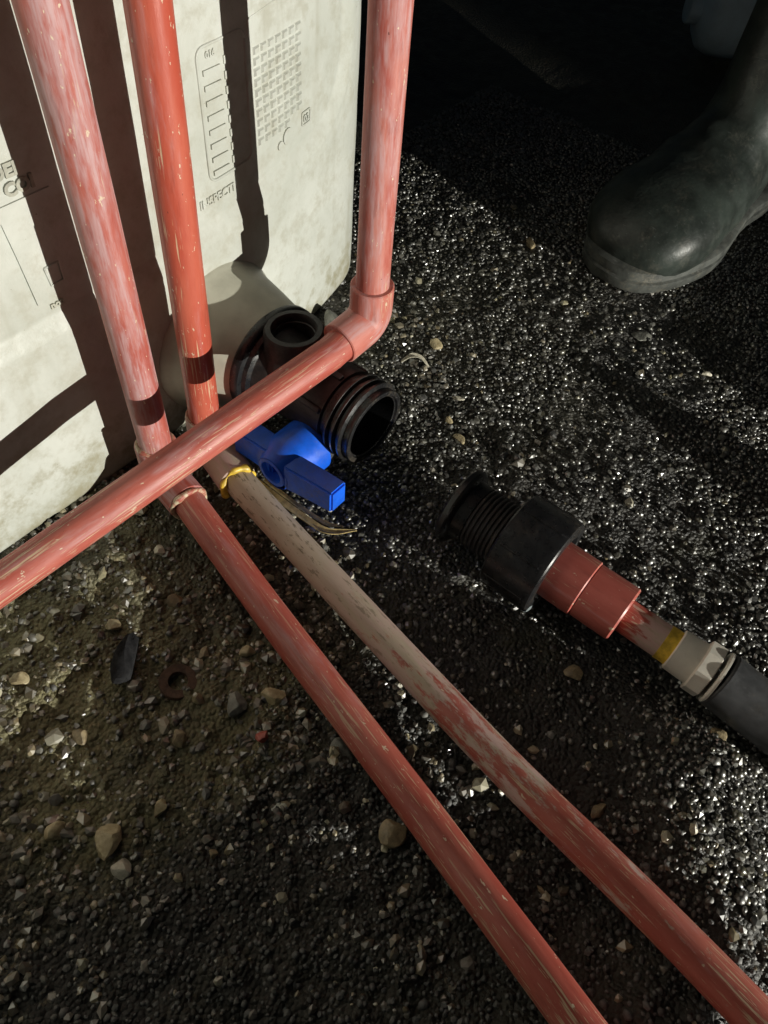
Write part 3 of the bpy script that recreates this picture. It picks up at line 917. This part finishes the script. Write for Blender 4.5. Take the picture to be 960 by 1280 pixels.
# ------------------------------------------------------------------ hose coupling
CZ = 0.0372
cp = thing('hose_coupling', 'black threaded hose coupling with red adapter lying on the wet grit', 'coupling', (0.314, -0.30, 0.0))
cd = unit((0.018, -1.0, -0.012))
def along(s): return np.array((0.3122, -0.2226, CZ)) + cd * s
def cpart(name, prof, s, mat, n=48, facets=None, parent=cp, sharp=35):
    Vv, Ff, P = lathe(prof, along(s), cd, n, facets=facets)
    return build(name, Vv, Ff, mat, parent, sharp=sharp, pco=P)
cpart('end_flange', [(0.003, 0.0), (0.003, 0.0155), (-0.001, 0.0160), (-0.002, 0.0270), (0.000, 0.0294), (0.0035, 0.0296), (0.0055, 0.0280), (0.0070, 0.0235), (0.016, 0.0228), (0.0175, 0.0)], 0.0, M_BLACK)
pr_ = [(0, 0.0)]
for k in range(8):
    pr_ += [(0.0035 * k, 0.0222), (0.0035 * k + 0.0012, 0.0233), (0.0035 * k + 0.0022, 0.0233), (0.0035 * k + 0.0032, 0.0222)]
pr_ += [(0.029, 0.0)]
cpart('threaded_barrel', pr_, 0.0165, M_BLACKM)
GLINT0, GLINT1 = math.radians(205), math.radians(268)
M_GLINT = simple('rim_glint_grey', (0.20, 0.23, 0.24), 0.4, 0.25, 200, 0.3)  # pale grey that paints a lit glint onto the nut's end rim
nut = cpart('coupling_nut', [(0.001, 0.0220), (0.0, 0.0345), (0.0015, 0.0362), (0.0350, 0.0368), (0.0385, 0.0362), (0.0395, 0.0350), (0.0397, 0.0265), (0.036, 0.0245), (0.034, 0.0)], 0.0430, M_BLACK, 96)
u_, v_ = frame(cd)
for k in range(8):
    a_ = 2 * math.pi * k / 8
    q = along(0.0430 + 0.019) + 0.0366 * (math.cos(a_) * u_ + math.sin(a_) * v_)
    rm = Matrix((u_ * math.cos(a_) + v_ * math.sin(a_), cd, np.cross(u_ * math.cos(a_) + v_ * math.sin(a_), cd))).transposed()
    bv, bf = bevel_box(q[0], q[1], q[2], 0.0012, 0.030, 0.0018, 0.0004, rm)
    build('grip_rib', bv, bf, M_BLACK, nut, smooth=False)
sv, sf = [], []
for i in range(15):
    a_ = GLINT0 + (GLINT1 - GLINT0) * i / 14
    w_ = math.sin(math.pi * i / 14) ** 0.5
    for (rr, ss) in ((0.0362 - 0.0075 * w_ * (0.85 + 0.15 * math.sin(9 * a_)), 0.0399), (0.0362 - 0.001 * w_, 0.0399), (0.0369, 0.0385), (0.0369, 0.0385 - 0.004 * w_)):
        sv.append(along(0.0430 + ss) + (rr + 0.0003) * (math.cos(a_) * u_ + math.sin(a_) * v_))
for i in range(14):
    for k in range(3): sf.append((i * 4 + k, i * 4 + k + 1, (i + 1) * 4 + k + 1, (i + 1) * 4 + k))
build('painted_rim_glint', sv, sf, M_GLINT, nut)
cpart('red_adapter', [(0, 0.0), (0.0, 0.0215), (0.0290, 0.0215), (0.0298, 0.0205), (0.0300, 0.0)], 0.0770, M_RED)
cpart('red_socket', [(0, 0.0), (0.0, 0.0195), (0.0008, 0.0205), (0.0290, 0.0205), (0.0302, 0.0195), (0.0305, 0.0)], 0.1068, M_RED)
cpart('pipe_stub', [(0, 0.0), (0, 0.0120), (0.041, 0.0120), (0.041, 0.0)], 0.1360, M_STUB)
cpart('yellow_band', [(0, 0.0120), (0.0, 0.0124), (0.0085, 0.0125), (0.0085, 0.0120)], 0.1660, M_YEL)
cpart('cream_socket', [(0, 0.0), (0.0, 0.0140), (0.0008, 0.0148), (0.017, 0.0152), (0.0172, 0.0)], 0.1740, M_WHITEP)
cpart('cream_union_nut', [(0, 0.0), (0.0, 0.0178), (0.0008, 0.0190), (0.0100, 0.0190), (0.0108, 0.0175), (0.0110, 0.0)], 0.1905, M_WHITEP, 48, 8)
cpart('washer', [(0, 0.0), (0, 0.0180), (0.0012, 0.0190), (0.0025, 0.0190), (0.0028, 0.0)], 0.2035, M_WHITEP)
hp0 = along(0.2060)
hpts = smooth_curve([hp0, hp0 + np.array((0.0005, -0.03, -0.004)), (0.320, -0.53, 0.0260), (0.345, -0.75, 0.0215), (0.50, -1.02, 0.0215), (0.78, -1.15, 0.0215), (1.10, -1.12, 0.0215)], 96)
Vv, Ff, P = sweep(hpts, 0.0195, 28)
build('hose', Vv, Ff, M_HOSE, cp, pco=P)

# ------------------------------------------------------------------ person (one boot and trouser leg in view)
person = thing('person', 'person in dark rubber boot and dark trousers standing at the right', 'person', (0.90, -0.14, 0.0))
def boot(cx_, cy_, ang, parent, name='boot'):
    """toe points along local +X, foot on the ground"""
    ca, sa = math.cos(ang), math.sin(ang)
    def tw(p): return np.array((cx_ + p[0] * ca - p[1] * sa, cy_ + p[0] * sa + p[1] * ca, p[2]))
    n = 40
    # stations: centre (x, z), direction angle, half width, half height, squareness
    st = [(0.160, 0.032, 0, 0.006, 0.006), (0.157, 0.033, 0, 0.030, 0.018), (0.148, 0.036, 0, 0.045, 0.027), (0.130, 0.041, 0, 0.060, 0.036), (0.100, 0.044, 4, 0.066, 0.040), (0.065, 0.047, 10, 0.064, 0.043),
          (0.040, 0.050, 16, 0.058, 0.042), (0.028, 0.052, 20, 0.057, 0.047), (0.016, 0.055, 24, 0.0545, 0.045), (0.004, 0.058, 28, 0.0545, 0.0515), (-0.010, 0.061, 31, 0.051, 0.049), (-0.022, 0.065, 34, 0.051, 0.056), (-0.038, 0.073, 42, 0.048, 0.054), (-0.058, 0.086, 52, 0.047, 0.062), (-0.080, 0.118, 72, 0.049, 0.064), (-0.088, 0.155, 84, 0.052, 0.063), (-0.100, 0.20, 96, 0.055, 0.063), (-0.114, 0.26, 98, 0.060, 0.067), (-0.128, 0.32, 98, 0.063, 0.070), (-0.128, 0.322, 98, 0.058, 0.064), (-0.115, 0.27, 98, 0.052, 0.058)]
    Vv, Ff = [], []
    for (sx, sz, an, hw, hh) in st:
        an = math.radians(an)
        up = (math.sin(an), math.cos(an))     # local 'up' of the section in x-z
        for k in range(n):
            a_ = 2 * math.pi * k / n
            c_, s_ = math.cos(a_), math.sin(a_)
            e = 0.82
            yy = hw * math.copysign(abs(c_) ** e, c_); hhh = hh * math.copysign(abs(s_) ** e, s_)
            cr = 1 + 0.025 * math.sin(5 * a_ + sx * 90) + (0.035 * math.sin(sz * 150 + 2 * a_) if -0.088 < sx < 0.03 else 0.0)
            px, pz = sx + up[0] * hhh * cr, sz + up[1] * hhh * cr
            Vv.append(tw((px, yy * cr, max(pz, 0.012))))
    for i in range(len(st) - 1):
        for k in range(n):
            k2 = (k + 1) % n
            Ff.append((i * n + k, i * n + k2, (i + 1) * n + k2, (i + 1) * n + k))
    Ff.append(tuple(range(n - 1, -1, -1)))
    up_ = build(name, Vv, Ff, M_BOOT, parent)
    md = up_.modifiers.new('sub', 'SUBSURF'); md.levels = 1; md.render_levels = 1
    # sole with a welt
    def outline(grow):
        o = []
        for k in range(56):
            a_ = 2 * math.pi * k / 56
            c_, s_ = math.cos(a_), math.sin(a_)
            L_ = 0.155 if c_ < 0 else 0.162
            w_ = 0.066 * (0.80 + 0.20 * sstep(-0.35, 0.45, c_)) * (1 - 0.16 * math.exp(-((c_ + 0.15) / 0.25) ** 2))
            o.append((math.copysign(abs(c_) ** 0.85, c_) * (L_ + grow), math.copysign(abs(s_) ** 0.72, s_) * (float(w_) + grow)))
        return o
    levels = [(0.000, -0.002), (0.004, 0.003), (0.014, 0.004), (0.0155, 0.0015), (0.018, 0.0015), (0.0195, 0.0045), (0.027, 0.0040), (0.029, 0.001), (0.031, -0.010)]
    Vs, Fs = [], []
    for (zz, gr) in levels:
        for (px, py) in outline(gr): Vs.append(tw((px, py, zz)))
    m = 56
    for i in range(len(levels) - 1):
        for k in range(m):
            k2 = (k + 1) % m
            Fs.append((i * m + k, i * m + k2, (i + 1) * m + k2, (i + 1) * m + k))
    Fs.append(tuple(range(m - 1, -1, -1))); Fs.append(tuple((len(levels) - 1) * m + k for k in range(m)))
    build('sole', Vs, Fs, M_SOLE, up_, sharp=50)
    return tw
tw = boot(0.832, -0.164, math.radians(175), person)
tw2 = boot(1.22, -0.47, math.radians(180 - 8), person)
def leg(tw, kneeoff):
    k = tw((-0.09, 0, 0.27)); base = tw((-0.106, 0, 0.215))
    knee = base + np.array(kneeoff)
    hip = knee + np.array((0.16, 0.06, 0.33))
    pts = smooth_curve([base, (base + knee) / 2, knee, (knee + hip) / 2, hip], 40)
    rr = np.interp(np.linspace(0, 1, len(pts)), [0, 0.2, 0.5, 0.75, 1], [0.074, 0.080, 0.080, 0.090, 0.098])
    rr = rr * (1 + 0.03 * np.sin(np.linspace(0, 30, len(pts))))
    return sweep(pts, rr, 28, True, 0.05)
lg = join(leg(tw, (0.07, -0.01, 0.29)), leg(tw2, (0.07, -0.01, 0.29)))
build('trousers', lg[0], lg[1], M_TROUSER, person)

# ------------------------------------------------------------------ pale blue can at the upper right corner
jug = thing('jerry_can', 'pale blue plastic jerry can in the dark at the top right corner', 'can', (1.34, -0.03, 0.0))
Vv, Ff, P = lathe([(0, 0.0), (0.0, 0.020), (0.003, 0.034), (0.012, 0.048), (0.03, 0.056), (0.20, 0.058), (0.225, 0.050), (0.235, 0.030), (0.237, 0.0)], (1.235, 0.045, 0.058), (0.62, -0.78, 0.0), 40)
can = build('body', Vv, Ff, M_JUG, jug, sharp=60)
Vv, Ff, P = lathe([(-0.016, 0.0), (-0.016, 0.018), (-0.014, 0.0195), (0.002, 0.0195), (0.002, 0.0)], (1.235, 0.045, 0.058), (0.62, -0.78, 0.0), 24)
build('cap', Vv, Ff, M_JUG, jug, sharp=40)

# ------------------------------------------------------------------ stones and litter
def stone(name, x, y, sx, sy, sz, mat, label, cat='stone', seed=0, rot=0.0, sink=0.3, angular=0.25, group=None):
    rs = np.random.default_rng(seed + 100)
    Bv, Bf = ico(3)
    for k in range(11):                       # chip facets off a ball
        n = unit(rs.normal(size=3)); c = rs.uniform(0.42, 0.80)
        over = np.maximum(0, Bv @ n - c)
        Bv = Bv - np.outer(over * 0.9, n)
    lump = sum(np.sin(Bv @ rs.normal(size=3) * f + rs.uniform(0, 6)) / f for f in (3, 5, 9))
    Bv = Bv * (1 + angular * 0.3 * lump)[:, None]
    Bv = Bv * np.array((sx, sy, sz))
    c_, s_ = math.cos(rot), math.sin(rot)
    Bv = np.stack([Bv[:, 0] * c_ - Bv[:, 1] * s_, Bv[:, 0] * s_ + Bv[:, 1] * c_, Bv[:, 2]], 1)
    z = float(hz(np.array([x]), np.array([y]))[0])
    Vv = Bv + np.array((x, y, z + sz * (1 - 2 * sink * 0.5) - sz * sink))
    o = build(name, Vv, [tuple(int(q) for q in f) for f in Bf], mat, None, loc=(x, y, z), sharp=24)
    return tag(o, label, cat, group)

ST = [
 (0.1515, -0.0757, 0.0060, 0.0045, 0.0042, M_ST_WHITE, 'pale cream stone just below the level pipe near the left elbow'),
 (0.1277, -0.2132, 0.0085, 0.0065, 0.0062, M_ST_CREAM, 'jagged cream stone close to the scratched pipe, beside a grey flat stone'),
 (0.1080, -0.2025, 0.0090, 0.0070, 0.0035, M_ST_GREY, 'flat grey stone left of the jagged cream stone'),
 (0.1189, -0.1583, 0.0055, 0.0040, 0.0032, M_ST_TAN, 'tan stone above the grey flat stone, left of the scratched pipe'),
 (0.1135, -0.3265, 0.0082, 0.0080, 0.0050, M_ST_TAN, 'round tan pebble touching the scratched pipe in the dark foreground'),
 (0.1318, -0.2689, 0.0075, 0.0055, 0.0026, M_ST_GREY, 'pale grey flake half under the scratched pipe'),
 (0.6694, -0.0566, 0.0105, 0.0060, 0.0065, M_ST_TAN, 'tan stone at the shadow edge left of the boot toe'),
 (-0.0021, -0.2227, 0.0065, 0.0055, 0.0055, M_ST_WHITE, 'whitish chipped stone at lower left by the dark ground'),
 (0.0020, -0.2048, 0.0110, 0.0080, 0.0070, M_ST_CREAM, 'large cream lump at lower left above the whitish chipped stone'),
 (0.0366, -0.2558, 0.0030, 0.0026, 0.0022, M_ST_TAN, 'tiny tan pebble alone in the dark foreground left'),
 (0.4326, -0.1389, 0.0060, 0.0022, 0.0024, M_ST_WHITE, 'white splinter of stone right of the valve outlet'),
 (0.4052, -0.1490, 0.0042, 0.0035, 0.0035, M_ST_CREAM, 'small cream stone below the white splinter by the outlet'),
 (0.4709, -0.0835, 0.0060, 0.0050, 0.0045, M_ST_CREAM, 'cream stone above the curled leaf behind the valve'),
 (0.3935, -0.1690, 0.0060, 0.0045, 0.0040, M_ST_CREAM, 'cream stone in front of the valve outlet mouth'),
 (0.6269, -0.2181, 0.0130, 0.0070, 0.0020, M_ST_GREY, 'flat dull stone in the glittering grit below the boot'),
 (0.6195, -0.2898, 0.0050, 0.0030, 0.0025, M_ST_WHITE, 'small white chip in the dark right of the grit'),
 (0.0278, -0.0862, 0.0055, 0.0045, 0.0040, M_ST_CREAM, 'cream stone at the left edge below the level pipe'),
 (0.0301, -0.1443, 0.0062, 0.0045, 0.0040, M_ST_TAN, 'tan stone at left between black clod and left edge'),
 (-0.0135, -0.1802, 0.0060, 0.0050, 0.0042, M_ST_CREAM, 'cream stone at the far left edge of the lit dirt'),
 (0.0338, -0.2142, 0.0062, 0.0045, 0.0040, M_ST_CREAM, 'cream stone above the tiny tan pebble, in lit dirt'),
 (0.0920, -0.0980, 0.0060, 0.0042, 0.0040, M_ST_CREAM, 'cream stone above the black clod'),
 (0.1330, -0.1120, 0.0070, 0.0048, 0.0045, M_ST_TAN, 'tan stone between the left elbow and the black clod'),
 (0.1390, -0.1800, 0.0045, 0.0060, 0.0040, M_ST_CREAM, 'narrow cream stone beside the upper half of the scratched pipe'),
 (0.0700, -0.1900, 0.0060, 0.0050, 0.0038, M_ST_TAN, 'tan stone below the rusty washer'),
 (0.4245, 0.0040, 0.0140, 0.0085, 0.0100, M_ST_GREY, 'dark grey stone against the tank foot behind the elbow'),
 (0.2759, -0.3554, 0.0080, 0.0060, 0.0028, M_ST_TAN, 'dull tan flat stone in shadow left of the red adapter'),
 (0.2880, -0.4480, 0.0070, 0.0055, 0.0030, M_ST_TAN, 'tan flat stone below the hose at right'),
 (0.2050, -0.4140, 0.0070, 0.0050, 0.0030, M_ST_TAN, 'tan stone right of the peeling pipe in the dark foreground'),
 (0.1372, -0.3504, 0.0065, 0.0052, 0.0040, M_ST_TAN, 'dull stone between the two floor pipes in the foreground'),
]
for i, (x, y, sx, sy, sz, m_, lab) in enumerate(ST):
    stone('stone', x, y, sx * 1.15, sy * 1.15, sz * 1.15, m_, lab, 'stone', i, rng.uniform(0, 6), 0.25, 0.35, 'loose stones on the ground')
stone('black_clod', 0.082, -0.1258, 0.025, 0.0100, 0.0110, M_ST_BLACK, 'long black clod lying in the dirt left of the pipes', 'clod', 58, 0.65, 0.40, 0.9)
stone('paint_chip', 0.102, -0.2297, 0.0058, 0.0040, 0.0040, M_CHIP, 'flat red paint chip on the dirt left of the scratched pipe', 'paint chip', 61, 0.4, -0.35, 0.6)

# rusty washer half sunk in the mud
z0 = float(hz(np.array([0.0941]), np.array([-0.1605]))[0])
Vv, Ff, P = lathe([(0.0, 0.0062), (0.0012, 0.0065), (0.0014, 0.0120), (0.0, 0.0125), (-0.002, 0.0125), (-0.002, 0.0062)], (0.0941, -0.1605, z0 + 0.0036), (0.12, -0.1, 1), 36, close=True)
wsh = build('washer', Vv, Ff, M_RUST, None, loc=(0.0941, -0.1605, z0), sharp=40)
tag(wsh, 'rusty round washer sunk in the mud below the black clod', 'washer')

# dry stalks beside the peeling pipe
def strip(pts, w, t):
    """flat reed-like strip folded along its length"""
    pts = np.asarray(pts, float); n = len(pts)
    Vv, Ff = [], []
    T = np.gradient(pts, axis=0)
    for i in range(n):
        sd = unit(np.cross(T[i], (0, 0, 1))); up = unit(np.cross(sd, T[i]))
        ww = w[i] if hasattr(w, '__len__') else w
        for (a_, b_) in ((-1, 0.35), (0, -0.25), (1, 0.35), (1, 0.35 + t / max(ww, 1e-5)), (0, -0.25 + t / max(ww, 1e-5) * 1.2), (-1, 0.35 + t / max(ww, 1e-5))):
            Vv.append(pts[i] + sd * ww * a_ + up * ww * b_)
    for i in range(n - 1):
        for k in range(6):
            k2 = (k + 1) % 6
            Ff.append((i * 6 + k, i * 6 + k2, (i + 1) * 6 + k2, (i + 1) * 6 + k))
    Ff.append((5, 4, 3, 2, 1, 0)); Ff.append(tuple((n - 1) * 6 + k for k in range(6)))
    return Vv, Ff
p = smooth_curve([(0.2420, -0.066, 0.008), (0.2400, -0.100, 0.010), (0.2395, -0.138, 0.012), (0.2420, -0.158, 0.013), (0.2560, -0.1735, 0.0150)], 28)
Vv, Ff = strip(p, np.interp(np.linspace(0, 1, len(p)), [0, 0.7, 0.85, 1], [0.0028, 0.0026, 0.0022, 0.0004]), 0.0009)
tag(build('dry_stalk', Vv, Ff, M_STRAW, None, loc=(0.24, -0.14, 0.0), smooth=False), 'folded dry straw-coloured stalk beside the peeling pipe under the blue lever', 'stalk', 'dry plant litter')
p = smooth_curve([(0.2480, -0.085, 0.006), (0.2460, -0.120, 0.009), (0.2465, -0.150, 0.012), (0.2530, -0.163, 0.013)], 20)
Vv, Ff = strip(p, np.interp(np.linspace(0, 1, len(p)), [0, 0.7, 1], [0.0018, 0.0018, 0.0004]), 0.0008)
tag(build('dry_stalk', Vv, Ff, M_STRAW, None, loc=(0.247, -0.12, 0.0), smooth=False), 'shorter dark dry stalk between the folded stalk and the blue lever', 'stalk', 'dry plant litter')
p = smooth_curve([(0.4290, -0.0760, 0.0035), (0.4370, -0.0800, 0.0075), (0.4420, -0.0875, 0.0075), (0.4410, -0.0980, 0.0035)], 18)
Vv, Ff = strip(p, np.interp(np.linspace(0, 1, len(p)), [0, 0.4, 1], [0.0008, 0.0028, 0.0008]), 0.0006)
tag(build('curled_leaf', Vv, Ff, M_ST_WHITE, None, loc=(0.437, -0.087, 0.0), smooth=False), 'small pale curled leaf on the dirt behind the valve outlet', 'leaf', 'dry plant litter')

# ------------------------------------------------------------------ the torch itself
fw = (TORCH_AIM - TORCH).normalized()
torch = thing('work_torch', 'hand torch on a low stand shining across the ground from out of frame', 'torch', (TORCH.x, TORCH.y, 0.0))
bk = np.array(TORCH) - np.array(fw) * 0.02
Vv, Ff, P = lathe([(0.0, 0.030), (0.002, 0.033), (-0.03, 0.033), (-0.05, 0.020), (-0.16, 0.020), (-0.162, 0.0)], bk, np.array(fw), 32)
build('housing', Vv, Ff, M_BLACK, torch, sharp=40)
t_l = NT('torch_lens'); t_l.set((0.9, 0.9, 0.85), 0.2)
t_l.b.inputs['Emission Color'].default_value = (1, 0.97, 0.88, 1); t_l.b.inputs['Emission Strength'].default_value = 2.0
Vv, Ff, P = lathe([(-0.001, 0.0001), (-0.001, 0.030)], bk, np.array(fw), 32)
build('lens', Vv, Ff, t_l.m, torch)
Vv, Ff, P = lathe([(0.0, 0.0), (0.0, 0.06), (0.008, 0.06), (0.012, 0.010), (TORCH.z - 0.025, 0.008), (TORCH.z - 0.025, 0.0)], (bk[0] - fw.x * 0.1, bk[1] - fw.y * 0.1, 0.0), (0, 0, 1), 24)
build('stand', Vv, Ff, M_BLACK, torch, sharp=40)
sl = bpy.data.lights.new('torch_beam', 'SPOT')
sl.energy = TORCH_POWER
sl.color = (1.0, 0.975, 0.88)
sl.spot_size = math.radians(TORCH_ANGLE)
sl.spot_blend = 0.35
sl.shadow_soft_size = 0.006
so = bpy.data.objects.new('torch_beam', sl); col.objects.link(so)
so.location = TORCH - torch.location if False else (TORCH - Vector((TORCH.x, TORCH.y, 0.0)))
so.rotation_euler = fw.to_track_quat('-Z', 'Y').to_euler()
so.parent = torch
